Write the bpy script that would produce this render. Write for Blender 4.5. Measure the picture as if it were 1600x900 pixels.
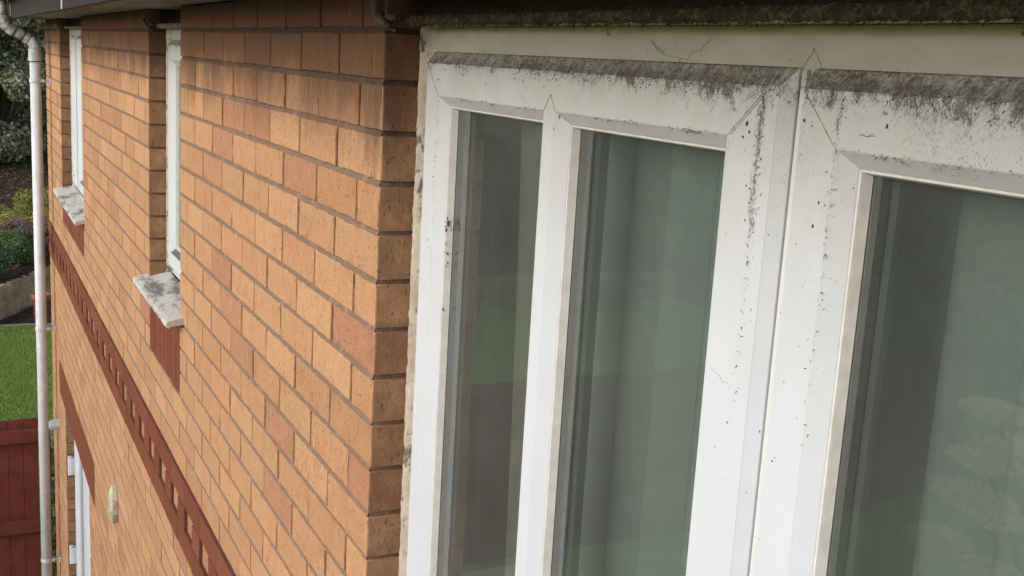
import bpy, bmesh, math, random
import numpy as np
from mathutils import Vector, Matrix, noise
random.seed(7); RNG = np.random.default_rng(11)
S = bpy.context.scene
for o in list(bpy.data.objects): bpy.data.objects.remove(o)
C = S.collection
PI = math.pi; R = math.radians

# ------------------------------------------------------------------ camera
cam = bpy.data.cameras.new('camera'); co = bpy.data.objects.new('camera', cam); C.objects.link(co)
r2 = Vector((0.43410896, 0.89903078, 0.05738535)); u2 = Vector((-0.19939018, 0.03376681, 0.97933822)); fw = Vector((-0.87851748, 0.43658157, -0.19391638))
M3 = Matrix((r2, u2, -fw)).transposed()
co.matrix_world = Matrix.Translation((1.60654597, -0.567997705, -0.0356486157)) @ M3.to_4x4()
cam.sensor_width = 36; cam.lens = 36*1776.6/1600; cam.clip_start = .01; cam.clip_end = 2000
S.camera = co
# ------------------------------------------------------------------ light
SUN_EL, SUN_DIR = 27, Vector((0.24, -0.97, 0))         # soft overcast light from the front left
w = bpy.data.worlds.new('World'); S.world = w; w.use_nodes = True
nt = w.node_tree; nt.nodes.clear()
sky = nt.nodes.new('ShaderNodeTexSky'); sky.sky_type = 'NISHITA'; sky.sun_disc = False
sky.sun_elevation = R(SUN_EL); sky.sun_rotation = math.atan2(SUN_DIR.x, SUN_DIR.y)
sky.air_density = 1.0; sky.dust_density = 3; sky.ozone_density = .6
hs = nt.nodes.new('ShaderNodeHueSaturation'); hs.inputs['Saturation'].default_value = .66
bg = nt.nodes.new('ShaderNodeBackground'); bg.inputs[1].default_value = .15
wo = nt.nodes.new('ShaderNodeOutputWorld')
nt.links.new(sky.outputs[0], hs.inputs['Color']); nt.links.new(hs.outputs[0], bg.inputs[0]); nt.links.new(bg.outputs[0], wo.inputs[0])
sl = bpy.data.lights.new('sun', 'SUN'); sl.energy = .7; sl.angle = R(50); sl.color = (1, .995, .985)
so = bpy.data.objects.new('sun', sl); C.objects.link(so)
sd = Vector((SUN_DIR.x*math.cos(R(SUN_EL)), SUN_DIR.y*math.cos(R(SUN_EL)), math.sin(R(SUN_EL))*SUN_DIR.length))
so.rotation_euler = sd.to_track_quat('Z', 'Y').to_euler(); so.location = (-5, -9, 12)
S.view_settings.view_transform = 'Standard'; S.view_settings.look = 'None'; S.view_settings.gamma = 1
S.view_settings.exposure = 0.62; S.view_settings.use_curve_mapping = False
S.render.engine = 'CYCLES'; S.cycles.max_bounces = 8; S.cycles.transparent_max_bounces = 16

# ------------------------------------------------------------------ node helpers
class NM:
    def __init__(s, name, rough=.7, spec=.3):
        s.m = bpy.data.materials.new(name); s.m.use_nodes = True; s.t = s.m.node_tree
        s.b = s.t.nodes['Principled BSDF']; s.b.inputs['Roughness'].default_value = rough
        s.b.inputs['Specular IOR Level'].default_value = spec
        s.g = s.n('ShaderNodeNewGeometry'); s.pos = s.g.outputs['Position']
    def n(s, t): return s.t.nodes.new(t)
    def put(s, sock, v):
        if isinstance(v, bpy.types.NodeSocket): s.t.links.new(v, sock)
        elif isinstance(v, (tuple, list)):
            sock.default_value = (*v, 1) if (len(v) == 3 and sock.type == 'RGBA') else v
        else: sock.default_value = v
    def scale(s, sc, src=None):
        x = s.n('ShaderNodeMapping'); s.put(x.inputs[0], src or s.pos); x.inputs['Scale'].default_value = sc if isinstance(sc, tuple) else (sc,)*3
        return x.outputs[0]
    def noise(s, sc, det=4, rough=.6, dist=0, src=None):
        x = s.n('ShaderNodeTexNoise'); s.put(x.inputs['Vector'], s.scale(sc, src)); x.inputs['Scale'].default_value = 1
        x.inputs['Detail'].default_value = det; x.inputs['Roughness'].default_value = rough; x.inputs['Distortion'].default_value = dist
        return x.outputs[0]
    def vor(s, sc, out='Distance', feat='F1'):
        x = s.n('ShaderNodeTexVoronoi'); x.feature = feat; s.put(x.inputs['Vector'], s.scale(sc)); x.inputs['Scale'].default_value = 1
        return x.outputs[out]
    def math(s, op, a, b=0, c=0, clamp=False):
        x = s.n('ShaderNodeMath'); x.operation = op; x.use_clamp = clamp
        for i, v in enumerate((a, b, c)): s.put(x.inputs[i], v)
        return x.outputs[0]
    def rng(s, v, a, b, c=0, d=1, smooth=True):
        x = s.n('ShaderNodeMapRange'); x.interpolation_type = 'SMOOTHSTEP' if smooth else 'LINEAR'
        for i, q in enumerate((v, a, b, c, d)): s.put(x.inputs[i], q)
        return x.outputs[0]
    def mix(s, f, a, b, mode='MIX'):
        x = s.n('ShaderNodeMix'); x.data_type = 'RGBA'; x.blend_type = mode
        s.put(x.inputs[0], f); s.put(x.inputs[6], a); s.put(x.inputs[7], b); return x.outputs[2]
    def xyz(s):
        x = s.n('ShaderNodeSeparateXYZ'); s.put(x.inputs[0], s.pos); return x.outputs
    def nrm(s):
        x = s.n('ShaderNodeSeparateXYZ'); s.put(x.inputs[0], s.g.outputs['Normal']); return x.outputs
    def attr(s, name):
        x = s.n('ShaderNodeAttribute'); x.attribute_name = name; return x
    def ramp(s, f, stops):
        x = s.n('ShaderNodeValToRGB'); s.put(x.inputs[0], f); e = x.color_ramp.elements
        while len(e) < len(stops): e.new(.5)
        for q, (p, c) in zip(e, stops): q.position = p; q.color = (*c, 1)
        return x.outputs[0]
    def bump(s, h, st, d=.01):
        x = s.n('ShaderNodeBump'); x.inputs['Strength'].default_value = st; x.inputs['Distance'].default_value = d
        s.put(x.inputs['Height'], h); s.put(s.b.inputs['Normal'], x.outputs[0])
    def col(s, c): s.put(s.b.inputs['Base Color'], c)
    def rough(s, c): s.put(s.b.inputs['Roughness'], c)

def top_stain_shade(M, seed=0):
    """dark weathering runs below the eaves, with the eaves shade painted into the same gradient"""
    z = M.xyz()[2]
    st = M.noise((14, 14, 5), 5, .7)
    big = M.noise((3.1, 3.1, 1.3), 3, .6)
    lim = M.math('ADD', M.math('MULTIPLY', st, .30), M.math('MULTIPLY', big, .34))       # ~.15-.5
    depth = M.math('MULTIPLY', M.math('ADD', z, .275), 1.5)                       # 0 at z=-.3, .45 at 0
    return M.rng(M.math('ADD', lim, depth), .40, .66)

# ------------------------------------------------------------------ materials
def mat_brick(name, red=False):
    M = NM(name, .85, .2)
    a = M.attr('tone'); sp = M.n('ShaderNodeSeparateColor'); M.put(sp.inputs[0], a.outputs['Color'])
    t, v, k = sp.outputs
    if red:
        base = M.ramp(t, [(0, (.125, .033, .019)), (.5, (.15, .042, .025)), (1, (.18, .053, .033))])
    else:
        base = M.ramp(t, [(0, (.37, .19, .12)), (.2, (.40, .215, .128)), (.4, (.44, .247, .135)), (.75, (.465, .272, .148)), (1, (.485, .292, .165))])
    nz = M.noise(14, 5, .7); n2 = M.noise(38, 5, .65); n3 = M.noise(260, 4, .7)
    if not red:
        base = M.mix(M.rng(nz, .50, .70, 0, .75), base, (.42, .19, .088))
        base = M.mix(M.rng(n2, .50, .72, 0, .5), base, (.56, .36, .21))
        n4 = M.noise((24, 24, 17), 6, .75, .6)
        base = M.mix(M.rng(n4, .50, .68, 0, .34), base, (.27, .145, .085))
    base = M.mix(M.rng(n3, .32, .70, .38, 0), base, (.18, .075, .035), 'MIX')
    # pits and drag marks
    ps = M.vor((120, 120, 80)); pit = M.math('MULTIPLY', M.rng(ps, .10, .24, 1, 0), M.rng(M.noise(32, 2), .46, .60))
    base = M.mix(M.math('MULTIPLY', pit, .75), base, (.09, .04, .025))
    dr = M.noise((260, 260, 34), 3, .65); drag = M.rng(dr, .60, .70)
    base = M.mix(M.math('MULTIPLY', drag, .55), base, (.12, .055, .03))
    ws = M.vor((110, 110, 110)); wh = M.math('MULTIPLY', M.rng(ws, .08, .16, 1, 0), M.rng(M.noise(20, 2), .52, .6))
    base = M.mix(M.math('MULTIPLY', wh, .6), base, (.75, .6, .48))
    # per-brick brightness
    base = M.mix(1.0, base, M.mix(v, (.88, .88, .88), (1.05, 1.05, 1.05)), 'MULTIPLY')
    # jamb returns painted darker in blotches, standing in for their shade
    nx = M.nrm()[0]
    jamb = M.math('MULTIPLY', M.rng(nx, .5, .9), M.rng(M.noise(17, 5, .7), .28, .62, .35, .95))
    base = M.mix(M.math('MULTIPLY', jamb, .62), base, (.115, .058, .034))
    # weathering at the eaves, with their shade painted into the same mask
    st = top_stain_shade(M)
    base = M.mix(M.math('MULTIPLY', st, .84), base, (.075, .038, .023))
    # faint lime runs
    lr = M.math('MULTIPLY', M.rng(M.noise((55, 55, 3.0), 3), .62, .70), M.rng(M.xyz()[2], -.28, -.1))
    base = M.mix(M.math('MULTIPLY', lr, .35), base, (.46, .34, .26))
    M.col(base)
    h = M.math('SUBTRACT', M.math('ADD', M.math('MULTIPLY', n3, .5), M.math('MULTIPLY', n2, .6)), M.math('ADD', pit, M.math('MULTIPLY', drag, .6)))
    M.bump(h, .9, .0022)
    return M.m

def mat_mortar(name, c0, c1):
    M = NM(name, .95, .15)
    n = M.noise(60, 5, .7); b = M.mix(n, c0, c1); b = M.mix(M.rng(M.noise(330, 4, .8), .42, .62, 0, .55), b, tuple(x*.45 for x in c0)); b = M.mix(M.rng(M.noise(19, 5, .7), .52, .68, 0, .5), b, tuple(min(1, x*1.35) for x in c1))
    st = top_stain_shade(M); b = M.mix(M.math('MULTIPLY', st, .8), b, (.04, .03, .024))
    M.col(b); M.bump(M.noise(400, 4, .7), .6, .0015); return M.m

def mat_plain(name, c, rough=.6, var=.12, sc=8, bump=0, bs=80, spec=.4, c2=None, metal=0):
    M = NM(name, rough, spec); n = M.noise(sc, 5, .6)
    c2 = c2 or tuple(x*(1-var*2) for x in c)
    M.col(M.mix(M.rng(n, .35, .7), c, c2)); M.b.inputs['Metallic'].default_value = metal
    if bump: M.bump(M.noise(bs, 4, .65), bump, .003)
    return M.m

def mat_pvc(name, lines=(), ledge=True, top=True, clean=False):
    """white window plastic with black mould specks that follow the ledges and arrises"""
    M = NM(name, .5, .22); X, Y, Z = M.xyz()
    base = M.mix(M.rng(M.noise(6, 4), .3, .7), (.50, .535, .59), (.465, .497, .545))
    # film of grime that thins out down the frame
    film = M.math('MULTIPLY', M.rng(Z, -.34, .0), M.rng(M.noise((14, 14, 9), 5, .65), .25, .7, .25, .8))
    base = M.mix(film, base, (.40, .40, .365))
    up = M.rng(M.nrm()[2], .3, .6)
    fine = M.noise(330, 5, .75); mid = M.noise((70, 70, 50), 4, .7)
    fib = M.noise((640, 640, 330), 4, .8, .8)
    dirt = M.math('MULTIPLY', up, M.rng(M.math('ADD', M.math('MULTIPLY', fine, .45), M.math('ADD', M.math('MULTIPLY', mid, .35), M.math('MULTIPLY', M.noise((9, 9, 9), 3), .2))), .40, .56, .50, 1))
    if top:
        dz = M.math('MULTIPLY', M.math('ADD', Z, .043), 1/.03)                  # 0 at ledge edge, -1 3cm below
        f = M.math('ADD', M.math('MULTIPLY', fib, .55), M.math('ADD', M.math('MULTIPLY', mid, .45), M.math('MULTIPLY', M.rng(dz, -1.1, .0, 0, 1, False), .20)))
        f = M.math('ADD', f, M.math('MULTIPLY', M.math('SUBTRACT', M.noise((7, 7, 4), 3, .6), .5), .34)); f = M.math('ADD', f, M.rng(X, .1, 1.2, -.02, .05))
        drip = M.math('MULTIPLY', M.rng(f, .682, .76), M.rng(dz, .3, .35, 1, 0))
        wide = M.math('MULTIPLY', M.rng(M.math('ADD', M.math('MULTIPLY', M.noise((620, 620, 420), 4, .8), .7), M.math('ADD', M.math('MULTIPLY', M.noise((16, 16, 9), 4, .7), .3), M.math('ADD', M.rng(X, .3, 1.2, 0, .035), M.rng(Z, -.22, -.05, -.08, 0)))), .56, .66), .6)
        drip = M.math('MAXIMUM', drip, wide)
        dirt = M.math('MAXIMUM', dirt, M.math('MULTIPLY', drip, .85))
        da = M.math('ABSOLUTE', M.math('ADD', Z, .0895))
        g = M.math('SUBTRACT', 1, M.math('MULTIPLY', da, 1/.0045), clamp=True)
        ar = M.rng(M.math('ADD', M.math('MULTIPLY', g, .32), M.math('ADD', M.math('MULTIPLY', fib, .5), M.math('MULTIPLY', mid, .35))), .72, .78)
        
    for (x, wd, s) in lines:
        da = M.math('ABSOLUTE', M.math('SUBTRACT', X, x)); g = M.math('SUBTRACT', 1, M.math('MULTIPLY', da, 1/wd), clamp=True)
        fade = M.rng(Z, -.42, -.08, -.10, .11*s)
        v = M.math('ADD', M.math('ADD', M.math('MULTIPLY', g, .17), fade), M.math('ADD', M.math('MULTIPLY', M.noise((430, 430, 260), 5, .85), .75), M.math('MULTIPLY', M.noise((60, 60, 22), 3, .7), .30)))
        dirt = M.math('MAXIMUM', dirt, M.math('MULTIPLY', M.math('MULTIPLY', M.rng(v, .76, .86), .8), M.rng(g, 0, .4)))
    sp = M.vor(75); spk = M.math('MULTIPLY', M.rng(sp, .045, .075, 1, 0), M.rng(M.noise(11, 2), .50, .56))
    dirt = M.math('MAXIMUM', dirt, M.math('MULTIPLY', spk, .8))
    sp = M.vor((210, 210, 170)); spk = M.math('MULTIPLY', M.rng(sp, .10, .15, 1, 0), M.math('MULTIPLY', M.rng(M.noise(25, 2), .50, .6), M.rng(Z, -.45, -.08, .0, 1)))
    dirt = M.math('MAXIMUM', dirt, M.math('MULTIPLY', spk, .55))
    if clean: dirt = M.math('MULTIPLY', dirt, .35)
    low = M.rng(M.math('ADD', Z, M.math('MULTIPLY', M.noise(60, 3), .008)), -.034, -.026)
    dcol = M.mix(M.rng(M.noise((260, 260, 160), 4, .75), .38, .66), (.05, .043, .035), M.mix(low, (.125, .108, .088), (.26, .232, .19)))
    M.col(M.mix(dirt, base, dcol)); M.rough(M.rng(dirt, 0, 1, .5, .95))
    M.bump(M.math('ADD', M.math('MULTIPLY', dirt, fine), M.math('MULTIPLY', M.noise(5, 2), .15)), .35, .0015)
    return M.m

def mat_glass(name, ior=2.2, tint=(.93, .97, .965)):
    m = bpy.data.materials.new(name); m.use_nodes = True; t = m.node_tree; t.nodes.clear()
    fr = t.nodes.new('ShaderNodeFresnel'); fr.inputs[0].default_value = ior
    tr = t.nodes.new('ShaderNodeBsdfTransparent'); tr.inputs[0].default_value = (*tint, 1)
    gl = t.nodes.new('ShaderNodeBsdfGlossy'); gl.inputs['Roughness'].default_value = .02; gl.inputs[0].default_value = (.95, .97, .95, 1)
    df = t.nodes.new('ShaderNodeBsdfDiffuse'); df.inputs[0].default_value = (.27, .305, .30, 1)
    nz = t.nodes.new('ShaderNodeTexNoise'); nz.inputs['Scale'].default_value = 3.5; nz.inputs['Detail'].default_value = 1
    g = t.nodes.new('ShaderNodeNewGeometry'); t.links.new(g.outputs['Position'], nz.inputs['Vector'])
    bp = t.nodes.new('ShaderNodeBump'); bp.inputs['Strength'].default_value = .07; bp.inputs['Distance'].default_value = .004
    t.links.new(nz.outputs[0], bp.inputs['Height']); t.links.new(bp.outputs[0], gl.inputs['Normal'])
    n2 = t.nodes.new('ShaderNodeTexNoise'); n2.inputs['Scale'].default_value = 5; n2.inputs['Detail'].default_value = 4
    t.links.new(g.outputs['Position'], n2.inputs['Vector'])
    mr = t.nodes.new('ShaderNodeMapRange'); mr.inputs[1].default_value = .3; mr.inputs[2].default_value = .8; mr.inputs[3].default_value = .08; mr.inputs[4].default_value = .15
    t.links.new(n2.outputs[0], mr.inputs[0])
    m1 = t.nodes.new('ShaderNodeMixShader'); m2 = t.nodes.new('ShaderNodeMixShader'); ou = t.nodes.new('ShaderNodeOutputMaterial')
    t.links.new(fr.outputs[0], m1.inputs[0]); t.links.new(tr.outputs[0], m1.inputs[1]); t.links.new(gl.outputs[0], m1.inputs[2])
    t.links.new(mr.outputs[0], m2.inputs[0]); t.links.new(m1.outputs[0], m2.inputs[1]); t.links.new(df.outputs[0], m2.inputs[2])
    t.links.new(m2.outputs[0], ou.inputs[0]); return m

def mat_leaf(name, dark, mid, light, rough=.55, tr=.38):
    M = NM(name, rough, .35); a = M.attr('tone'); sp = M.n('ShaderNodeSeparateColor'); M.put(sp.inputs[0], a.outputs['Color'])
    M.col(M.ramp(sp.outputs[0], [(0, dark), (.55, mid), (1, light)]))
    tl = M.n('ShaderNodeBsdfTranslucent'); mx = M.n('ShaderNodeMixShader'); mx.inputs[0].default_value = tr; out = M.t.nodes['Material Output']
    M.t.links.new(M.b.inputs['Base Color'].links[0].from_socket, tl.inputs[0]); M.t.links.new(M.b.outputs[0], mx.inputs[1]); M.t.links.new(tl.outputs[0], mx.inputs[2]); M.t.links.new(mx.outputs[0], out.inputs[0])
    return M.m

BRICK = mat_brick('buff_brick'); RED = mat_brick('red_brick', True)
MORT = mat_mortar('mortar', (.165, .108, .080), (.25, .172, .125)); RMORT = mat_mortar('red_mortar', (.13, .045, .032), (.19, .08, .06))
PMORT = mat_mortar('pale_mortar', (.20, .12, .09), (.42, .33, .28))
PVC = mat_pvc('window_plastic', [(.072, .007, .3), (.427, .007, .4), (.808, .011, 1.3), (.905, .010, .7), (.763, .004, .2)])
PVC_SMALL = mat_pvc('small_window_plastic', [])
PVC_PLAIN = mat_pvc('clean_plastic', [], top=False, clean=True)
BEAD = mat_plain('bead_plastic', (.56, .555, .54), .45, .1, 40, .15, 200, c2=(.48, .475, .455))
GLASS = mat_glass('window_glass'); INB = mat_plain('inner_plastic', (.34, .36, .34), .6, .05)
SPACER = mat_plain('spacer_metal', (.16, .18, .18), .45, .15, 30, .2, 300, c2=(.12, .135, .135))
def mat_moss(name, a, b, c):
    M = NM(name, .95, .1); n = M.noise(190, 5, .75); n2 = M.noise(40, 3)
    M.col(M.mix(M.rng(n2, .4, .65), M.mix(M.rng(n, .35, .65), a, b), c)); M.bump(n, 1, .004); return M.m
MOSS = mat_moss('dry_moss', (.03, .027, .025), (.16, .14, .12), (.07, .062, .055))
OLIVE = mat_moss('olive_moss', (.03, .026, .018), (.17, .15, .10), (.055, .048, .034))
def mat_sealant():
    M = NM('sealant', .8, .3); n = M.noise((120, 120, 55), 5, .75); b = M.mix(M.rng(M.noise(26, 4), .35, .65), (.56, .50, .43), (.42, .36, .30))
    d = M.math('MULTIPLY', M.rng(M.math('ADD', M.math('MULTIPLY', n, .5), M.math('MULTIPLY', M.noise((30, 30, 16), 3), .5)), .53, .60), .85)
    M.col(M.mix(d, b, (.05, .045, .04))); M.bump(M.math('ADD', M.noise(150, 4), M.noise(600, 3)), .8, .002); return M.m
SEAL = mat_sealant()
def mat_sill():
    M = NM('sill_stone', .8, .3); n = M.noise((4.5, 13, 11), 6, .72, .3); f = M.noise(140, 5, .75)
    b = M.mix(M.rng(f, .3, .7), (.50, .49, .465), (.36, .355, .34))
    b = M.mix(M.math('MULTIPLY', M.rng(n, .47, .62), .88), b, (.07, .07, .062)); b = M.mix(M.rng(M.noise(60, 5, .75), .55, .8, 0, .8), b, (.50, .49, .46))
    M.col(b); M.bump(f, .6, .003); return M.m
SILL = mat_sill()
def mat_headpanel():
    M = NM('head_plastic', .5, .3); Z = M.xyz()[2]
    b = M.mix(M.rng(M.noise((10, 10, 25), 5, .65), .3, .7), (.43, .43, .375), (.35, .35, .30))
    b = M.mix(M.rng(M.math('ADD', Z, M.math('MULTIPLY', M.noise(30, 3), .006)), .001, .007), b, (.37, .355, .22))
    b = M.mix(M.rng(Z, -.06, -.03, 1, 0), b, (.53, .545, .56))
    sp = M.vor(130); spk = M.math('MULTIPLY', M.rng(sp, .07, .12, 1, 0), M.rng(M.noise(20, 2), .50, .58))
    M.col(M.mix(spk, b, (.06, .05, .04))); M.bump(M.noise(60, 4), .2, .002); return M.m
HEAD = mat_headpanel()
def mat_fascia():
    M = NM('eaves_board', .7, .3); st = M.noise((25, 25, 2), 4, .7)
    M.col(M.mix(M.rng(st, .55, .75), (.014, .011, .008), (.07, .052, .038))); M.bump(M.noise(60, 4), .3, .002); return M.m
FASC = mat_fascia(); SOFF = mat_plain('soffit_board', (.20, .18, .14), .8, .2, 12, .3, c2=(.10, .085, .065)); DARK = mat_plain('dark_gap_fill', (.022, .019, .015), .9, .2, 30, .5)  # DARK: near-black colour standing in for shaded gaps
def mat_pipe():
    M = NM('pipe_plastic', .45, .4); n = M.noise((60, 60, 8), 4, .7); Z = M.xyz()[2]
    b = M.mix(M.rng(M.noise(9, 3), .3, .7), (.56, .58, .62), (.48, .50, .53))
    b = M.mix(M.math('MULTIPLY', M.rng(n, .56, .64), .35), b, (.20, .20, .19))
    b = M.mix(M.math('MULTIPLY', M.rng(Z, -.3, .0), M.rng(M.noise((30, 30, 20), 4), .35, .6)), b, (.20, .185, .165)); M.col(b); return M.m
PIPE = mat_pipe(); RUBBER = mat_plain('rubber_ring', (.03, .03, .03), .7)
ROOM = mat_plain('room_paint', (.5, .48, .45), .9); TILE = mat_plain('roof_tile', (.12, .07, .05), .85, .25, 6, .5)
VANE = mat_plain('blind_fabric', (.43, .505, .485), .85, .06, 20, .15, 900, c2=(.40, .47, .45)); CURT = mat_plain('curtain_fabric', (.50, .45, .375), .9, .06, 15, .2, 700)
VENTM = mat_plain('vent_plastic', (.50, .47, .36), .6, .2, 30, .2, c2=(.30, .28, .22))

# ------------------------------------------------------------------ object helpers
def link(o, parent=None):
    C.objects.link(o)
    if parent: o.parent = parent
    return o
def tag(o, label=None, cat=None, group=None, kind=None):
    for k, v in (('label', label), ('category', cat), ('group', group), ('kind', kind)):
        if v: o[k] = v
    return o
def empty(name, label, cat, loc=(0, 0, 0), group=None):
    o = bpy.data.objects.new(name, None); o.location = loc; o.empty_display_size = .1; link(o); return tag(o, label, cat, group)
def raw(name, V, F, mats, parent=None, tone=None, midx=None, smooth=False, loc=None):
    me = bpy.data.meshes.new(name); me.from_pydata([tuple(v) for v in V], [], F)
    for m in (mats if isinstance(mats, (list, tuple)) else [mats]): me.materials.append(m)
    if midx is not None: me.polygons.foreach_set('material_index', midx)
    if tone is not None:                                     # tone: one rgb per face
        at = me.color_attributes.new('tone', 'FLOAT_COLOR', 'CORNER')
        cnt = np.array([len(f) for f in F]); arr = np.ones((cnt.sum(), 4), np.float32)
        arr[:, :3] = np.repeat(np.asarray(tone, np.float32), cnt, axis=0); at.data.foreach_set('color', arr.ravel())
    if smooth: me.polygons.foreach_set('use_smooth', [True]*len(F))
    me.update(); o = bpy.data.objects.new(name, me); link(o, parent)
    if loc is not None:
        L = Vector(loc); me.transform(Matrix.Translation(-L)); o.location = L
    return o
class MB:
    def __init__(s): s.V = []; s.F = []; s.T = []; s.M = []
    def add(s, V, F, tone=(.5, .5, 0), mi=0):
        b = len(s.V); s.V += list(V); s.F += [tuple(i+b for i in f) for f in F]; s.T += [tone]*len(F); s.M += [mi]*len(F)
    def quad(s, a, b, c, d, **k): s.add([a, b, c, d], [(0, 1, 2, 3)], **k)
    def box(s, x0, x1, y0, y1, z0, z1, **k):
        V = [(x0, y0, z0), (x1, y0, z0), (x1, y1, z0), (x0, y1, z0), (x0, y0, z1), (x1, y0, z1), (x1, y1, z1), (x0, y1, z1)]
        s.add(V, [(0, 3, 2, 1), (4, 5, 6, 7), (0, 1, 5, 4), (1, 2, 6, 5), (2, 3, 7, 6), (3, 0, 4, 7)], **k)
    def ring(s, ra, ya, rb, yb, **k):
        """four quads between two rectangles (x0,x1,z0,z1) at depths ya, yb; seen from -y"""
        A = [(ra[0], ya, ra[2]), (ra[1], ya, ra[2]), (ra[1], ya, ra[3]), (ra[0], ya, ra[3])]
        B = [(rb[0], yb, rb[2]), (rb[1], yb, rb[2]), (rb[1], yb, rb[3]), (rb[0], yb, rb[3])]
        s.add(A+B, [(i, (i+1) % 4, 4+(i+1) % 4, 4+i) for i in range(4)], **k)
    def tube(s, P, rad, n=10, caps=True, **k):
        P = [Vector(p) for p in P]; rads = rad if isinstance(rad, (list, tuple)) else [rad]*len(P)
        V = []; F = []; prev = None
        for i, p in enumerate(P):
            d = (P[min(i+1, len(P)-1)]-P[max(i-1, 0)]).normalized()
            if prev is None: a = d.orthogonal().normalized()
            else: a = (prev - d*prev.dot(d)).normalized()
            prev = a; b = d.cross(a)
            for j in range(n): t = 2*PI*j/n; V.append(p + (a*math.cos(t)+b*math.sin(t))*rads[i])
        for i in range(len(P)-1):
            for j in range(n): F.append((i*n+j, i*n+(j+1) % n, (i+1)*n+(j+1) % n, (i+1)*n+j))
        if caps: F.append(tuple(range(n))[::-1]); F.append(tuple((len(P)-1)*n+j for j in range(n)))
        s.add(V, F, **k)
    def build(s, name, mats, parent=None, smooth=False, bevel=0, weld=False, loc=None, autosm=False):
        o = raw(name, s.V, s.F, mats, parent, s.T, s.M, smooth, loc)
        if weld or bevel:
            bm = bmesh.new(); bm.from_mesh(o.data); bmesh.ops.remove_doubles(bm, verts=bm.verts, dist=1e-5)
            bmesh.ops.recalc_face_normals(bm, faces=bm.faces) if not weld == 'keep' else None
            bm.to_mesh(o.data); bm.free()
        if bevel:
            m = o.modifiers.new('bevel', 'BEVEL'); m.width = bevel; m.segments = 2; m.limit_method = 'ANGLE'; m.angle_limit = R(25); m.harden_normals = False
        if autosm: o.data.polygons.foreach_set('use_smooth', [True]*len(o.data.polygons))
        return o

# ------------------------------------------------------------------ the house
house = empty('brick_house', 'buff brick house wall with red brick bands, white windows and dark eaves', 'house', (0, 0, -4.43))
def P(o): o.parent = house; o.matrix_parent_inverse = Matrix.Translation((0, 0, 4.43)); return o
XE, XR, G = -6.74, 3.6, -4.43
KH = 60
# openings (x0,x1,z0,z1)
W0 = (0.0, 1.76, -1.20, .066); W1 = (-2.25, -1.6775, -.825, .066); W2 = (-5.625, -4.3775, -.975, .066); DR = (-5.72, -4.32, G-.1, -2.325)
PAN1 = (-2.25, -1.6775, -1.05, -.825); PAN2 = (-5.625, -4.3775, -1.125, -.945); LINT = (-6.10, -4.06, -2.322, -2.10)
SX0, SX1, SZ0, SZ1 = XE, XR, -1.50, -1.275
holes = [W0, W1, W2, DR, PAN1, PAN2, LINT]
def solid(z0, z1, a=XE, b=XR, hs=holes):
    """x intervals not cut by the holes in the course z0..z1"""
    iv = [(a, b)]; zc = (z0+z1)/2
    for h in hs:
        if h[2] < zc < h[3]:
            n = []
            for (p, q) in iv:
                if h[1] <= p or h[0] >= q: n.append((p, q)); continue
                if h[0] > p: n.append((p, h[0]))
                if h[1] < q: n.append((h[1], q))
            iv = n
    return iv
def brick(mb, x0, x1, z0, z1, tone, near, y0=0.0, dy=.104, leftj=False, rightj=False):
    jx = random.uniform(-.0009, .0009); yj = y0+random.uniform(-.0006, .0012)
    x0 += jx if not leftj else 0; x1 += jx if not rightj else 0
    zj = random.uniform(-.0008, .0008); z0 += zj; z1 += zj
    st = .011 if near else 10
    def edge(a, b, fx):
        n = max(1, int(abs(b-a)/st)); return [a+(b-a)*i/n for i in range(n)]
    ring = [(x, z0) for x in edge(x0, x1, 0)] + [(x1, z) for z in edge(z0, z1, 0)] + [(x, z1) for x in edge(x1, x0, 0)] + [(x0, z) for z in edge(z1, z0, 0)]
    n = len(ring); cx, cz = (x0+x1)/2, (z0+z1)/2
    V = []; amp = .0018 if near else 0
    for lay, (y, ins) in enumerate(((yj+dy, 0), (yj+.0026, 0), (yj+.0006, .0010), (yj, .0032))):
        for (x, z) in ring:
            dx = dz = 0
            if near and lay:
                q = noise.noise(Vector((x*70+9, z*70, yj*900))); c = noise.noise(Vector((x*23, z*23, 4+yj*900)))
                e = amp*q + (max(0, c-.42)*.012 if lay > 1 else 0)
                dx = e if x < cx else -e; dz = e if z < cz else -e
            ix = min(ins, (x1-x0)/3)
            xx = x+dx + (ix if x <= x0+1e-6 else (-ix if x >= x1-1e-6 else 0)); zz = z+dz + (ix if z <= z0+1e-6 else (-ix if z >= z1-1e-6 else 0))
            V.append((xx, y, zz))
    F = []
    for l in range(3):
        for i in range(n): F.append((l*n+i, l*n+(i+1) % n, (l+1)*n+(i+1) % n, (l+1)*n+i))
    F.append(tuple(3*n+i for i in range(n)))
    mb.add(V, F, tone=tone)
wall = MB(); mort = MB(); string_ = MB(); smort = MB()
nsh = 0
def pick():
    t = random.random()
    if t < .13: t = random.uniform(0, .22)
    else: t = random.uniform(.38, 1)
    return (t, random.random(), random.random())
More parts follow.
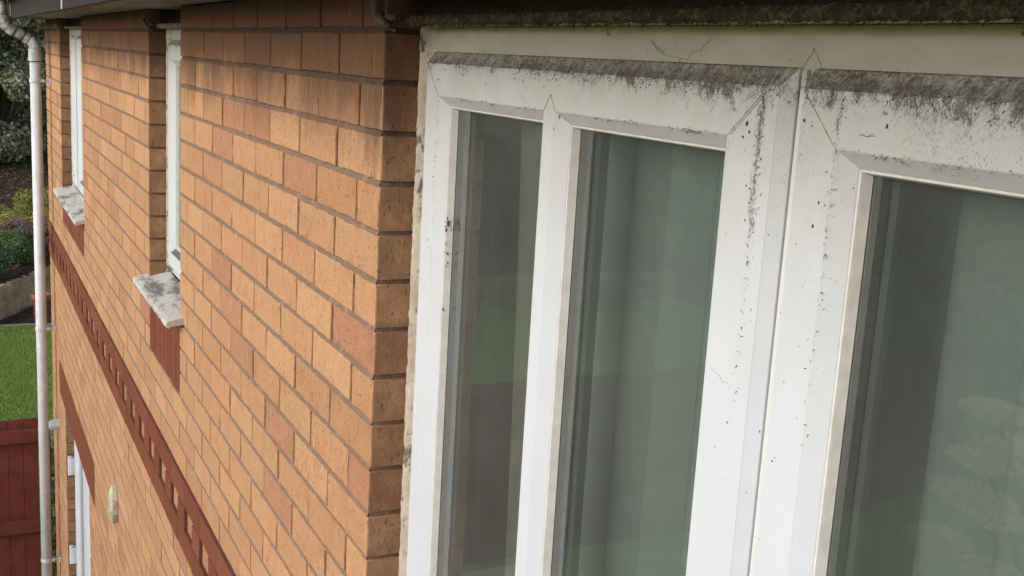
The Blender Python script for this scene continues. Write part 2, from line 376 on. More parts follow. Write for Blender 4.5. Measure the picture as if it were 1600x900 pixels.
for k in range(-1, KH):
    zt, zb = -.075*k, -.075*(k+1)
    if k == -1: zt = .068
    is_str = (zb > SZ0-.001 and zt < SZ1+.001)
    odd = k % 2
    grid = [-.225*i-(.1125 if odd else 0) for i in range(-18, 32)]       # joint centres are grid + .005
    for (a, b) in solid(zb, zt):
        mm = smort if is_str else mort
        la = a in (W0[1], W1[1], W2[1], DR[1]); rb = b in (W0[0], W1[0], W2[0], DR[0], )
        mm.box(a+(.008 if la or a == XE else 0), b-(.008 if (b in (0.0,) or rb) else 0), .0055, .112, zb, zt if k > -1 else .066)
        if not is_str and k < KH-1:
            zc = zb; xa, xb = a+(.008 if la or a == XE else .0), b-(.008 if rb else .0)
            # struck bed joint below this course: recessed at its top, almost flush at its bottom
            mm.quad((xa, .0014, zc-.0056), (xb, .0014, zc-.0056), (xb, .0054, zc+.0054), (xa, .0054, zc+.0054))
        if is_str: continue
        js = sorted([g-.0 for g in grid if a+.03 < g-.005+.005 < b-.03]) ; js = [g+.0 for g in js]
        # perps lie at x = grid: brick from joint+.005 .. next-.005 (joint centre at grid+.005 so corners land at 0)
        ed = [a] + [g+.005 for g in js] + [b]
        for i in range(len(ed)-1):
            x0 = ed[i] + (0 if i == 0 else .0042); x1 = ed[i+1] - (0 if i == len(ed)-2 else .0042)
            if x1-x0 < .012: continue
            near = (x0 > -1.75 and x1 < .4 and zt > -1.35)
            wall.__class__.add
            brick(wall, x0, x1, zb+.0046, zt-.0042 if k > -1 else .064, pick(), near, dy=.105)
# string course: a stretcher row, a row of alternate red and buff headers, a stretcher row
for r, k in enumerate((17, 18, 19)):
    zt, zb = -.075*k, -.075*(k+1)
    if r != 1:
        off = .1125 if r else 0
        xs = [XE] + sorted([-.225*i-off+.005 for i in range(-18, 32) if XE+.03 < -.225*i-off < XR-.03]) + [XR]
        for i in range(len(xs)-1): brick(string_, xs[i]+.003, xs[i+1]-.003, zb+.003, zt-.003, (random.random(), random.random(), 0), xs[i] > -3, y0=-.007, dy=.11)
    else:
        n = 0; x = XE
        while x < XR-.05:
            x1 = min(x+.1125, XR)
            if n % 2: brick(string_, x+.004, x1-.004, zb+.003, zt-.003, (random.random(), random.random(), 0), x > -4, y0=-.007, dy=.11)
            else: brick(wall, x+.006, x1-.006, zb+.005, zt-.005, (random.uniform(.05, .4), 0, .5), x > -4, y0=.001, dy=.09)
            x = x1; n += 1
# lime-specked ledge of the projecting band
led = MB(); led.box(XE, XR, -.0055, .006, SZ1-.0025, SZ1-.0005)
# pier end face (x = XE): quoins seen from the far side
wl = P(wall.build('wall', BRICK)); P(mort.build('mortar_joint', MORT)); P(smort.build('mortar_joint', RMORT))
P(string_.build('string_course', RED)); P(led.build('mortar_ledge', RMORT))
# soldier panels below the two small windows
for pan in (PAN1, PAN2):
    m = MB(); mo = MB(); x0, x1, z0, z1 = pan; n = round((x1-x0)/.0715)
    wd = (x1-x0)/n
    for i in range(n): brick(m, x0+i*wd+(.003 if i == 0 else .0045), x0+(i+1)*wd-.0045+(.003 if i == n-1 else 0), z0+.004, z1-.002, (random.random(), random.random(), 0), x0 > -3, y0=.0, dy=.1)
    mo.box(x0, x1, .003, .105, z0, z1-.001)
    p = P(m.build('soldier_panel', RED)); mo.build('mortar_joint', PMORT, p)
m = MB(); m.box(LINT[0], LINT[1], -.002, .11, LINT[2]+.003, LINT[3]-.003); P(m.build('lintel', RED, bevel=.003))
# house body behind the facing: inner leaf, end wall, floors, rooms
m = MB()
HB = 5.6
for (a, b, z0, z1) in [(XE+.01, W2[0], G, .3), (W2[1], W1[0], DR[3], .3), (W1[1], W0[0]-.0, DR[3], .3), (W0[1], XR-.01, G, .3)]:
    m.box(a, b, .114, .22, z0, z1)
m.box(W2[1]+.06, W0[1], .114, .22, G, DR[3]-.001)
for (x0, x1, z0) in [(W2[0], W2[1], W2[2]), (W1[0], W1[1], W1[2]), (W0[0], W0[1], W0[2])]:
    m.box(x0, x1, .114, .22, DR[3], z0-.001)
m.box(XE+.01, XE+.11, .222, HB, G, .3); m.box(XR-.11, XR-.01, .222, HB, G, .3); m.box(XE+.01, XR-.01, HB+.001, HB+.1, G, .3)
m.box(XE+.112, XR-.112, .222, HB, -2.32, -2.1); m.box(XE+.112, XR-.112, .222, HB, .2, .3); m.box(XE+.112, XR-.112, .222, HB, G+.01, G+.1)
m.box(-3.4, -3.3, .222, HB, -2.09, .19); m.box(-1.0, -.9, .222, HB, -2.09, .19)
P(m.build('inner_wall', ROOM))
m = MB()
for i in range(59):
    z0 = -4.425+i*.075
    xs = [.112+.225*j-(.1125 if i % 2 else 0) for j in range(0, 26)]
    for j in range(len(xs)-1):
        a = max(.112, xs[j]+.004); b = min(5.7, xs[j+1]-.004); t = pick()
        m.add([(XE, a, z0+.004), (XE, b, z0+.004), (XE, b, z0+.071), (XE, a, z0+.071), (XE+.008, a, z0+.004), (XE+.008, b, z0+.004), (XE+.008, b, z0+.071), (XE+.008, a, z0+.071)],
              [(0, 3, 2, 1), (0, 1, 5, 4), (2, 3, 7, 6), (1, 2, 6, 5), (3, 0, 4, 7)], tone=t)
P(m.build('end_wall', BRICK))
# eaves
m = MB(); m.box(XE-.10, XR+.1, -.198, .30, .0665, .0800); P(m.build('soffit', SOFF))
m = MB(); m.box(XE+.03, XR+.1, -.222, -.2, .055, .235); m.box(XE+.03, XE+.05, -.2, .3, .0805, .235)
fa = P(m.build('fascia', FASC, bevel=.002))
m = MB(); m.box(-2.66, -2.625, -.226, -.2225, .056, .236); m.build('joint_cover', PVC_PLAIN, fa, bevel=.001)
m = MB(); nseg = 10
prof = [(-.228-.057*(1-math.cos(PI*j/nseg)), .225-.062*math.sin(PI*j/nseg)) for j in range(nseg+1)]
pin = [(y+(-.003 if y > -.285 else .003), z+.003) for (y, z) in prof]
V = [(x, y, z) for x in (XE-.05, XR+.1) for (y, z) in prof+pin[::-1]]; n = len(prof)*2
m.add(V, [(i, (i+1) % n, n+(i+1) % n, n+i) for i in range(n)] + [tuple(range(n))[::-1], tuple(range(n, 2*n))])
gut = P(m.build('gutter', PIPE))
# pitched tiled roof with courses
m = MB(); nr = 22
for i in range(nr):
    y = -.30+i*.28; z = .24+i*.17
    m.add([(XE-.15, y, z), (XR+.2, y, z), (XR+.2, y+.30, z+.18), (XE-.15, y+.30, z+.18), (XE-.15, y, z-.02), (XR+.2, y, z-.02), (XR+.2, y+.3, z+.15), (XE-.15, y+.3, z+.15)],
          [(0, 1, 2, 3), (7, 6, 5, 4), (0, 4, 5, 1), (1, 5, 6, 2), (2, 6, 7, 3), (3, 7, 4, 0)])
P(m.build('roof', TILE))

# ---- windows ---------------------------------------------------------
YF, YC, YG, YO = .059, .073, .085, .075           # face, chamfer foot, outer pane, outer frame
def inset(r, d, dz=None): return (r[0]+d, r[1]-d, r[2]+(dz or d), r[3]-(dz or d))
def moss_tufts(name, pts, parent, mat, size=(.002, .006), down=.8):
    V = []; F = []; T = []
    for (x, y, z) in pts:
        s = random.uniform(*size); a = random.uniform(0, 2*PI); d = Vector((math.cos(a)*.5, -abs(math.sin(a))*.7, random.uniform(-down, .5))).normalized()
        sd = d.cross(Vector((random.uniform(-1, 1), random.uniform(-1, 1), random.uniform(-1, 1)))).normalized()*s*random.uniform(.08, .22)
        p = Vector((x, y, z)); b = len(V); V += [p-sd, p+sd, p+d*s+sd*.4+Vector((0, 0, -s*.3))]; F.append((b, b+1, b+2)); T.append((random.random(),)*3)
    return tag(raw(name, V, F, mat, parent, T), kind='stuff')
def make_window(sashes, opening, zbot, mat, detail=False, sill=None, label=None, head_z=.002):
    """sashes: list of (x0,x1,[lights (arris x0,x1)],...) measured on the front face"""
    x0, x1 = opening[0]+.003, opening[1]-.003
    # the outer frame with its opening lights
    m = MB()
    zo = zbot
    m.box(x0, x1, YO, .13, head_z-.055, .0095)
    m.box(x0, x0+.03, YO, .13, zo, head_z-.0551); m.box(x1-.03, x1, YO, .13, zo, head_z-.0551); m.box(x0+.0301, x1-.0301, YO, .13, zo, zo+.03)
    for i in range(len(sashes)-1):
        c = sashes[i][1]+.014; m.box(c-.02, c+.025, YO, .13, zo+.0301, head_z-.0552); m.box(c-.0018, c+.0045, .0705, YO-.0002, zo+.0301, -.027)
    fr = P(m.build('window', [mat if not detail else HEAD], bevel=.0008)); 
    if label: fr['label'] = label
    for (sx0, sx1, lights) in sashes:
        zt, zb2 = -.043, zo+.035
        out = (sx0, sx1, zb2, zt); m = MB()
        ob = (out[0]-.003, out[1]+.010, out[2]-.016, out[3]+.0165); oc = (ob[0], ob[1], ob[2]-.001, ob[3]+.001); m.ring(oc, .098, oc, YO-.001); m.ring(oc, YO-.001, ob, YC-.003); m.ring(ob, YC-.003, out, YF)
        # the flat face round the lights, corners left open where the mitres meet
        la, lb = zb2+.046, -.0885
        xs = [sx0] + [v for L in lights for v in L] + [sx1]
        m.quad((sx0, YF, lb), (sx1, YF, lb), (sx1, YF, zt), (sx0, YF, zt)); m.quad((sx0, YF, zb2), (sx1, YF, zb2), (sx1, YF, la), (sx0, YF, la))
        for i in range(0, len(xs), 2): m.quad((xs[i], YF, la), (xs[i+1], YF, la), (xs[i+1], YF, lb), (xs[i], YF, lb))
        for L in lights:
            a = (L[0], L[1], la, lb); b = inset(a, .0135); m.ring(a, YF, b, YC); 
            q = inset(b, -.003); m.ring(b, YC, b, YC+.0025)
        sash = m.build('sash', mat, fr, bevel=.0007, weld=True)
        # weld seams at the mitres
        def seam(p, q, w=.00045):
            ms = MB(); p = Vector(p); q = Vector(q); d = (q-p).normalized(); s = Vector((d.z, 0, -d.x))*w;
            e = Vector((0, -.0005, 0)); A = [p-s, q-s, q+s, p+s]; ms.add([v+e for v in A]+[v for v in A], [(0, 1, 2, 3), (0, 4, 5, 1), (2, 6, 7, 3), (1, 5, 6, 2), (3, 7, 4, 0)]); ms.build('weld_seam', SEAMM, fr)
        seam((sx0, YF, zt), (lights[0][0], YF, lb)); 
        rx = lights[-1][1]; seam((rx, YF, lb), (min(sx1, rx+.052), YF, zt)); seam((rx+.004, YF, lb), (min(sx1, rx+.056), YF, zt), .00035)
        seam((sx0, YF, zb2), (lights[0][0], YF, la)); seam((rx, YF, la), (min(sx1, rx+.052), YF, zb2))
        for i in range(len(lights)-1):
            c = (lights[i][1]+lights[i+1][0])/2; hw = c-lights[i][1]; seam((lights[i][1], YF, lb), (c, YF, lb+hw*1.35)); seam((c, YF, lb+hw*1.35), (lights[i+1][0], YF, lb))
        for L in lights:
            a = inset((L[0], L[1], la, lb), .0135); m = MB()
            m.ring(a, YC+.0005, inset(a, .0022), YC+.0005); m.ring(inset(a, .0022), YC+.0005, inset(a, .0028), YC+.003); m.ring(inset(a, .0028), YC+.003, inset(a, .0045), YG-.0006)
            m.build('glazing_bead', BEAD, fr, bevel=.0004, weld=True)
            gi = inset(a, .0042)
            m = MB(); m.quad((gi[0], YG, gi[2]), (gi[1], YG, gi[2]), (gi[1], YG, gi[3]), (gi[0], YG, gi[3]))
            m.quad((gi[0], YG+.020, gi[2]), (gi[1], YG+.020, gi[2]), (gi[1], YG+.020, gi[3]), (gi[0], YG+.020, gi[3])); m.build('glass_pane', GLASS, fr)
            m = MB(); m.ring(gi, YG+.001, gi, YG+.019); m.ring(gi, YG+.001, inset(gi, .0015), YG+.001); m.build('spacer_bar', SPACER, fr)
            m = MB(); m.ring(gi, YG+.021, inset(gi, .003), YG+.026); m.ring(inset(gi, .003), YG+.026, inset(gi, -.006), YG+.043); m.ring(inset(gi, -.006), YG+.043, inset(gi, -.03), YG+.044); m.build('inner_bead', INB, fr)
            if not detail: continue
    # head trim and mossy drip edge above the frame
    m = MB(); m.box(x0-.002, x1+.002, .031, .115, .0100, .0215); dr = m.build('head_trim', HEAD, fr, bevel=.002)
    m = MB(); m.box(x0-.002, x1+.002, .060, .115, .0240, .0660); m.build('head_recess_shade', DARK, fr)  # near-black block painted in for the shaded recess over the frame
    V = []; F = []; n = int((x1-x0)/.004); 
    prof = [(.0295, .0220), (.0275, .0205), (.0265, .0155), (.0275, .0105), (.0300, .0085)]
    for i in range(n+1):
        x = x0-.002+(x1-x0+.004)*i/n
        for j, (y, z) in enumerate(prof):
            e = .0028*noise.noise(Vector((x*160, j*1.7, 3))) + .0024*noise.noise(Vector((x*45, j, 8)))
            V.append((x, y+e, z+(e if j in (0, 4) else 0)))
    F = [(i*5+j, (i+1)*5+j, (i+1)*5+j+1, i*5+j+1) for i in range(n) for j in range(4)]
    mo = raw('mossy_drip_edge', V, F, OLIVE if detail else SOFF, fr, [(.5, .5, .5)]*len(F), smooth=True)
    if detail:
        pts = [(random.uniform(x0, x1), random.uniform(.024, .029), random.choice([random.uniform(.007, .012), random.uniform(.008, .026)])) for _ in range(5200)]
        moss_tufts('moss', pts, fr, OLIVE, (.0015, .005))
        pts = []
        for (sx0, sx1, lights) in sashes:
            for _ in range(int(9000*(sx1-sx0))):
                t = random.random()**.8; x = random.uniform(sx0-.006, sx1+.006)
                if noise.noise(Vector((x*30, t*2, 1)))+.35 < random.random()*.8: continue
                pts.append((x, .0745+(YF-.0745)*t-.0003, -.0265+(-.043+.0265)*t))
            for _ in range(int(1500*(sx1-sx0))):
                x = random.uniform(sx0, sx1)
                if noise.noise(Vector((x*22, 7, 1))) < random.uniform(-.3, .6): continue
                pts.append((x, YF-.0003, -.043-abs(random.gauss(0, .006))))
            for L in lights:
                for _ in range(int(700*(L[1]-L[0]))):
                    x = random.uniform(L[0], L[1])
                    if noise.noise(Vector((x*15, 3, 1))) < random.uniform(-.2, .45): continue
                    pts.append((x, YF-.0003, -.0885+random.gauss(0, .0012)))
            for xx in (lights[-1][1]+.048, sx0+.047):
                for _ in range(90):
                    z = -.05-abs(random.gauss(0, .17)); pts.append((xx+random.gauss(0, .004), YF-.0003, z))
        moss_tufts('moss', pts, fr, MOSS, (.0012, .0036), 1.0)
    return fr
SEAMM = mat_plain('weld_seam_plastic', (.36, .355, .33), .7, .3, 200)
big = make_window([(.026, .829, [(.071, .402), (.431, .762)]), (.860, 1.735, [(.9055, 1.69)])], W0, -1.19, PVC, True, label='large white window with mould and moss along its top rails')
# little V weld on the outer frame between the two sashes
for s in (-1, 1):
    m = MB()
    for w_ in (0,):
        p = Vector((.849, YO-.0006, -.0105-w_*1.2)); q = Vector((.849+s*.0125, YO-.0006, -.0255-w_*1.2)); d = (q-p).normalized(); t = Vector((d.z, 0, -d.x))*.0004
        m.quad(p-t, q-t, q+t, p+t)
    m.build('weld_seam', SEAMM, big)
m = MB(); a = Vector((.0255, YO-.0006, -.024)); b = Vector((.008, YO-.0006, .004)); t = Vector((.0005, 0, .0003)); m.quad(a-t, b-t, b+t, a+t); m.build('weld_seam', SEAMM, big)
w1 = make_window([(-2.235, -1.695, [(-2.19, -1.74)])], W1, -.79, PVC_SMALL, label='narrow white window nearest the large window')
w2 = make_window([(-5.605, -5.47, [(-5.57, -5.50)]), (-5.27, -4.40, [(-5.20, -4.46)])], W2, -.915, PVC_SMALL, label='white window at the far end of the upper storey')
# sealant strip at the brick jamb of the large window, lumpy and dirty
def sealant(xw, z0, z1, parent, mirror=False):
    V = []; n = int((z1-z0)/.005); F = []
    s = -1 if mirror else 1
    for i in range(n+1):
        z = z0+(z1-z0)*i/n
        for j, (x, y) in enumerate(((-.001, .0555), (.0012, .0560), (.0040, .0625), (.0085, .0705), (.013, .0752))):
            e = .0022*noise.noise(Vector((z*55, j*.6, 1)))+.0011*noise.noise(Vector((z*190, j*.9, 5)))
            V.append((xw+s*(x+(e if j else 0)*.6), y+(e if j < 4 else 0)*1.1, z))
    F = [(i*5+j, i*5+j+1, (i+1)*5+j+1, (i+1)*5+j) for i in range(n) for j in range(4)]
    return raw('sealant', V, F, SEAL, parent, [(.5,)*3]*len(F), smooth=True)
sealant(0, -1.195, .012, big); sealant(W1[0], -.79, .012, w1); sealant(W2[0], -.92, .012, w2)
# curled mastic end of the drip edge at the corner
def curl(x, parent, mat):
    m = MB(); pts = []
    for i in range(16):
        t = i/15; pts.append((x+.012-.034*math.sin(t*PI*.75)+t*.010, .002-.014*math.sin(t*PI), .004+.062*t**1.1))
    rr = [(.0045+.0025*noise.noise(Vector((i*.9, x, 2)))+.003*math.sin(PI*i/15)) for i in range(16)]
    m.tube(pts, rr, 8); 
    m.tube([(x+.016, .010, .000), (x-.004, .004, .006), (x-.010, .001, .012), (x-.004, .002, .018), (x+.012, .012, .020)], [.002, .0045, .005, .006, .004], 7); m.build('mastic_curl', mat, parent, smooth=True)
CURL = mat_plain('curl_mastic', (.14, .12, .10), .9, .3, 90, .8, 300, c2=(.05, .042, .034))
curl(0, big, CURL); curl(W1[0], w1, CURL); curl(W2[0], w2, CURL)
# sills
def sill(x0, x1, zf, parent):
    prof = [(.066, zf+.026), (-.034, zf+.003), (-.044, zf-.001), (-.047, zf-.008), (-.047, zf-.015), (-.040, zf-.019), (-.032, zf-.013), (.004, zf-.010), (.066, zf-.004)]
    V = []; N = 40; n = len(prof)
    for i in range(N+1):
        x = x0+(x1-x0)*i/N
        for j, (y, z) in enumerate(prof):
            e = .0022*noise.noise(Vector((x*60, j, zf))) if j in (2, 3, 4, 5) else 0; V.append((x, y+e, z+e*.6))
    F = [(i*n+j, (i+1)*n+j, (i+1)*n+(j+1) % n, i*n+(j+1) % n) for i in range(N) for j in range(n)] + [tuple(range(n))[::-1], tuple(N*n+j for j in range(n))]
    F = [f[::-1] for f in F]
    return raw('sill', V, F, SILL, parent, [(.5,)*3]*len(F))
sill(-2.302, -1.625, -.811, w1); sill(-5.70, -4.33, -.930, w2); sill(-.0, 1.76, -1.215, big)

# ---- ground floor glazed door with flag hinges -----------------------
m = MB(); x0, x1 = DR[0]+.004, DR[1]-.004; zt = DR[3]-.004
m.box(x0, x0+.06, .06, .13, G, zt); m.box(x1-.06, x1, .06, .13, G, zt); m.box(x0+.0601, x1-.0601, .06, .13, zt-.06, zt)
dw = P(m.build('door', PVC_PLAIN, bevel=.002)); dw['label'] = 'white glazed door with white hinge blocks in the ground floor'
for (a, b) in ((x0+.05, -5.03), (-5.01, x1-.05)):
    m = MB(); out = (a, b, G+.03, zt-.05); inn = inset(out, .10)
    m.ring(out, .075, out, .045); m.ring(out, .045, inn, .045); m.ring(inn, .045, inset(inn, .015), .062); m.ring(inset(inn, .015), .062, inset(inn, .017), .075); m.build('door_leaf', PVC_PLAIN, dw, bevel=.002, weld=True)
    gi = inset(inn, .016); m = MB(); m.quad((gi[0], .072, gi[2]), (gi[1], .072, gi[2]), (gi[1], .072, gi[3]), (gi[0], .072, gi[3])); m.build('glass_pane', GLASS, dw)
for z in (-2.68, -3.28, -4.1):
    m = MB(); m.box(x0+.018, x0+.085, .020, .046, z-.05, z+.05); m.tube([(x0+.045, .018, z-.062), (x0+.045, .018, z+.062)], .013, 12); m.box(x0-.0+.002, x0+.03, .03, .058, z-.035, z+.035)
    m.build('hinge', PVC_PLAIN, dw, bevel=.003)
m = MB(); m.box(-5.09, -5.06, .005, .044, -3.55, -3.38); m.build('handle', PVC_PLAIN, dw, bevel=.004)
# overflow pipe stub and octagonal vent cover
m = MB(); m.tube([(-6.24, .01, -2.585), (-6.24, -.05, -2.588)], .034, 16); m.tube([(-6.24, -.0501, -2.588), (-6.24, -.062, -2.588)], [.030, .0295], 16); P(m.build('overflow_pipe', PVC_PLAIN, bevel=.003))
def octo(mb, cx, cz, rx, rz, y0, y1, k0=1, k1=1):
    pts = [(math.cos(PI/8+i*PI/4), math.sin(PI/8+i*PI/4)) for i in range(8)]
    V = [(cx+rx*k0*c, y0, cz+rz*k0*s) for c, s in pts] + [(cx+rx*k1*c, y1, cz+rz*k1*s) for c, s in pts]
    mb.add(V, [(i, (i+1) % 8, 8+(i+1) % 8, 8+i) for i in range(8)] + [tuple(range(8, 16)), tuple(range(8))[::-1]])
m = MB(); octo(m, -3.18, -1.965, .042, .088, .0, -.020, 1, 1); octo(m, -3.18, -1.965, .042, .088, -.0202, -.031, .92, .66); 
vt = P(m.build('vent_cover', VENTM, bevel=.002)); vt['label'] = 'pale octagonal vent cover on the brick between the storeys'
m = MB()
for i in range(5): m.box(-3.200, -3.160, -.0345, -.0315, -2.0+i*.016, -1.993+i*.016)
m.build('louvre', VENTM, vt)
# downpipe with swan neck
PX, PY = -6.36, -.088
m = MB(); m.tube([(PX, PY, G+.1), (PX, PY, -.12)], .034, 20)
dp = P(m.build('downpipe', PIPE, smooth=True)); 
m = MB(); m.tube([(PX, PY, -.135), (PX, PY, -.105), (PX, PY-.012, -.080), (PX, PY-.035, -.060)], .036, 18); m.tube([(PX, PY-.03, -.063), (PX, PY-.15, .002)], .0335, 18)
m.tube([(PX, PY-.145, -.001), (PX, PY-.165, .015), (PX, PY-.178, .04), (PX, PY-.178, .06)], .036, 18); m.tube([(PX, PY-.178, .055), (PX, PY-.19, .17)], .0335, 18); m.build('swan_neck', PIPE, dp, smooth=True)
m = MB(); m.tube([(PX, PY, -.20), (PX, PY, -.125)], .0395, 20); m.tube([(PX, PY-.118, -.017), (PX, PY-.150, .001)], .039, 18); m.tube([(PX, PY-.034, -.061), (PX, PY-.06, -.047)], .039, 18); m.tube([(PX, PY-.178, .03), (PX, PY-.178, .075)], .0395, 18); m.build('pipe_collar', PIPE, dp, smooth=False)
for (p, q) in (((PX, PY, -.2025), (PX, PY, -.198)), ((PX, PY-.116, -.018), (PX, PY-.112, -.020)), ((PX, PY-.062, -.046), (PX, PY-.066, -.044))): m = MB(); m.tube([p, q], .0405, 18); m.build('rubber_ring', RUBBER, dp)
for z in (-.32, -1.95, -3.6):
    m = MB(); m.tube([(PX, PY, z-.012), (PX, PY, z+.012)], .0385, 18); m.box(PX-.028, PX+.028, PY+.03, PY+.052, z-.010, z+.010); m.box(PX-.035, PX+.035, -.008, -.0005, z-.02, z+.02); m.box(PX-.015, PX+.015, PY+.05, -.008, z-.006, z+.006)
    m.build('pipe_bracket', PIPE, dp, bevel=.002)
m = MB(); m.box(PX-.03, PX+.03, -.228, -.2225, .07, .16); m.build('pipe_bracket', PIPE, dp, bevel=.002)

# ------------------------------------------------------------------ blinds and curtain behind the panes
def blind(name, label, x0, x1, z0, z1, yb, pitch, ang, wv=.089, seed=1):
    random.seed(seed); t = empty(name, label, 'blind', ((x0+x1)/2, yb, z0))
    inv = Matrix.Translation((-(x0+x1)/2, -yb, -z0))
    def ch(o): o.parent = t; o.matrix_parent_inverse = inv; return o
    m = MB(); m.box(x0, x1, yb-.02, yb+.02, z1, z1+.03); ch(m.build('headrail', PVC_PLAIN))
    x = x0+pitch/2
    while x < x1:
        a = R(ang+random.uniform(-17, 17)); c, s = math.cos(a), math.sin(a); V = []; nn = 6; L = 10
        for k in range(L+1):
            for i in range(nn+1):
                u = (i/nn-.5)*wv; bow = .015*(1-(2*i/nn-1)**2)
                tw = .05*math.sin(k*.5+x*9); cc, ss = math.cos(a+tw), math.sin(a+tw)
                V.append((x+u*cc-bow*ss, yb+u*ss-bow*cc, z0+.02+(z1-z0-.02)*k/L))
        F = [(k*(nn+1)+i, k*(nn+1)+i+1, (k+1)*(nn+1)+i+1, (k+1)*(nn+1)+i) for k in range(L) for i in range(nn)]
        o = ch(raw('vane', V, F, VANE, None, [(.5,)*3]*len(F), smooth=True)); sm = o.modifiers.new('thick', 'SOLIDIFY'); sm.thickness = .0006
        x += pitch
    return t
blind('vertical_blind', 'pale green vertical blind behind the middle pane of the large window', -.0+.185, .63, -1.18, -.03, .20, .078, 24, seed=3)
blind('vertical_blind', 'pale green vertical blind behind the right hand pane of the large window', .68, 1.74, -1.18, -.03, .21, .080, 20, seed=5)
random.seed(9)
cu = MB(); nx, nz = 90, 24; V = []
for k in range(nz+1):
    for i in range(nx+1):
        x = -.32+.50*i/nx; z = -1.17+1.14*k/nz; t = k/nz
        y = .215+.018*math.sin(x*62+1.3*math.sin(z*3))*(.5+.5*t)+.010*math.sin(x*27+2+z*1.5)+.06*max(0, .3-abs(x-.1))*0
        V.append((x, y, z))
F = [(k*(nx+1)+i, k*(nx+1)+i+1, (k+1)*(nx+1)+i+1, (k+1)*(nx+1)+i) for k in range(nz) for i in range(nx)]
o = raw('curtain', V, F, CURT, None, [(.5,)*3]*len(F), smooth=True, loc=(-.07, .215, -1.17)); tag(o, 'beige gathered curtain behind the narrow left pane of the large window', 'curtain')
for (nm, lb, xa, xb, za, yy) in (('net_curtain', 'pale net curtain inside the narrow window beside the large one', -2.3, -1.62, -.8, .2), ('net_curtain', 'pale net curtain inside the far upstairs window', -5.7, -4.3, -.92, .2), ('net_curtain', 'pale net curtain inside the ground floor glazed door', -5.8, -4.25, -4.3, .2)):
    V = []; nx = 120; top = -.02 if za > -2 else -2.33
    for k in range(2):
        for i in range(nx+1):
            x = xa+(xb-xa)*i/nx; V.append((x, yy+.012*math.sin(x*70), za if k == 0 else top))
    F = [(i, i+1, nx+2+i, nx+1+i) for i in range(nx)]
    o = raw(nm, V, F, VANE, None, [(.5,)*3]*len(F), smooth=True, loc=((xa+xb)/2, yy, za)); tag(o, lb, 'curtain')

# ------------------------------------------------------------------ garden
def mat_lawn():
    M = NM('lawn_grass', .9, .2); n = M.noise(1.1, 4, .6); f = M.noise(34, 5, .75); g = M.noise(8, 4, .7)
    b = M.mix(M.rng(g, .35, .65), (.19, .29, .055), (.25, .37, .08)); b = M.mix(M.rng(n, .4, .7, 0, .6), b, (.27, .34, .10)); b = M.mix(M.rng(f, .42, .7), b, (.10, .165, .035))
    s = M.vor(16); b = M.mix(M.math('MULTIPLY', M.rng(s, .05, .10, 1, 0), M.rng(M.noise(4, 2), .5, .6)), b, (.42, .44, .32))
    M.col(b); M.bump(f, .8, .03); return M.m
LAWN = mat_lawn()
m = MB(); m.quad((-400, -400, G-.02), (400, -400, G-.02), (400, 400, G-.02), (-400, 400, G-.02)); g = m.build('ground', mat_plain('garden_ground', (.07, .09, .035), .95, .2, .5)); tag(g, kind='structure')
def palis(y): return -16.95-1.9*max(-.05, min(y+.22, 1.5))          # plan line of the log edging
V = []; ys = np.linspace(-12, 9, 64)
for y in ys: V += [(-6.9, y, G), (max(-16.88, palis(y)+.06), y, G)]
F = [(2*i, 2*i+2, 2*i+3, 2*i+1) for i in range(63)]
g = raw('lawn', V, F, LAWN, None, [(.5,)*3]*len(F)); tag(g, kind='structure')
m = MB(); m.quad((-6.9, -14, G+.0), (12, -14, G), (12, .0, G), (-6.9, .0, G)); g = m.build('lawn', LAWN); tag(g, kind='structure')
m = MB()
for i in range(40):
    for j in range(8): m.box(-6.8+i*.45+.004, -6.8+(i+1)*.45-.004, -.02-(j+1)*.45+.004, -.02-j*.45-.004, G+.0005, G+.02+random.uniform(-.002, .002))
g = m.build('bounce_patio', mat_plain('bounce_paving', (.42, .40, .36), .9, .15, 3, .3, 60)); tag(g, kind='structure')  # unseen paving added to bounce pale light up onto the frames
m = MB()
for i in range(63):
    a, b = V[2*i+1], V[2*i+3]; m.add([(a[0], a[1], G-.02), (b[0], b[1], G-.02), (b[0]-.05, b[1], G-.02), (a[0]-.05, a[1], G-.02), (a[0], a[1], G+.03), (b[0], b[1], G+.03), (b[0]-.05, b[1], G+.03), (a[0]-.05, a[1], G+.03)], [(4, 5, 6, 7), (0, 1, 5, 4), (3, 7, 6, 2)])
o = m.build('kerb_edging', mat_plain('edging_concrete', (.34, .32, .29), .9)); tag(o, kind='structure')
def mat_mulch():
    M = NM('bark_mulch', .95, .1); f = M.noise(26, 5, .75); v = M.vor(30, 'Color'); g = M.noise(3, 3)
    b = M.mix(M.rng(f, .4, .62), (.035, .022, .016), (.13, .085, .062)); b = M.mix(M.rng(M.vor(34), .05, .16, 1, 0), b, (.22, .16, .12)); b = M.mix(M.rng(g, .52, .62), b, (.05, .06, .02))
    M.col(b); M.bump(f, 1, .05); return M.m
MUL = mat_mulch()
def bankz(x, y):
    d = palis(y)-x
    if d < 0: return G+.02
    h = min(.48+d*2, np.interp(-17-x, [-1, 0, 5.5, 9, 20, 60], [.44, .48, 1.10, 1.62, 3.2, 8]))
    return G+h+.10*noise.noise(Vector((x*.8, y*.8, 0)))*min(1, d)
V = []; F = []; xs = np.concatenate([np.linspace(3.0, 0.02, 14), [-.06], np.linspace(-.3, -12, 40), np.linspace(-14, -60, 20)]); ys = np.linspace(-14, 12, 70)
for y in ys:
    for d in xs:
        x = palis(y)+d; x = min(x, -16.9); V.append((x, y, bankz(x, y) if d < 0 else G+.02+.03*abs(noise.noise(Vector((x*6, y*6, 2))))))
n = len(xs); F = [(i*n+j, i*n+j+1, (i+1)*n+j+1, (i+1)*n+j) for i in range(len(ys)-1) for j in range(n-1)]
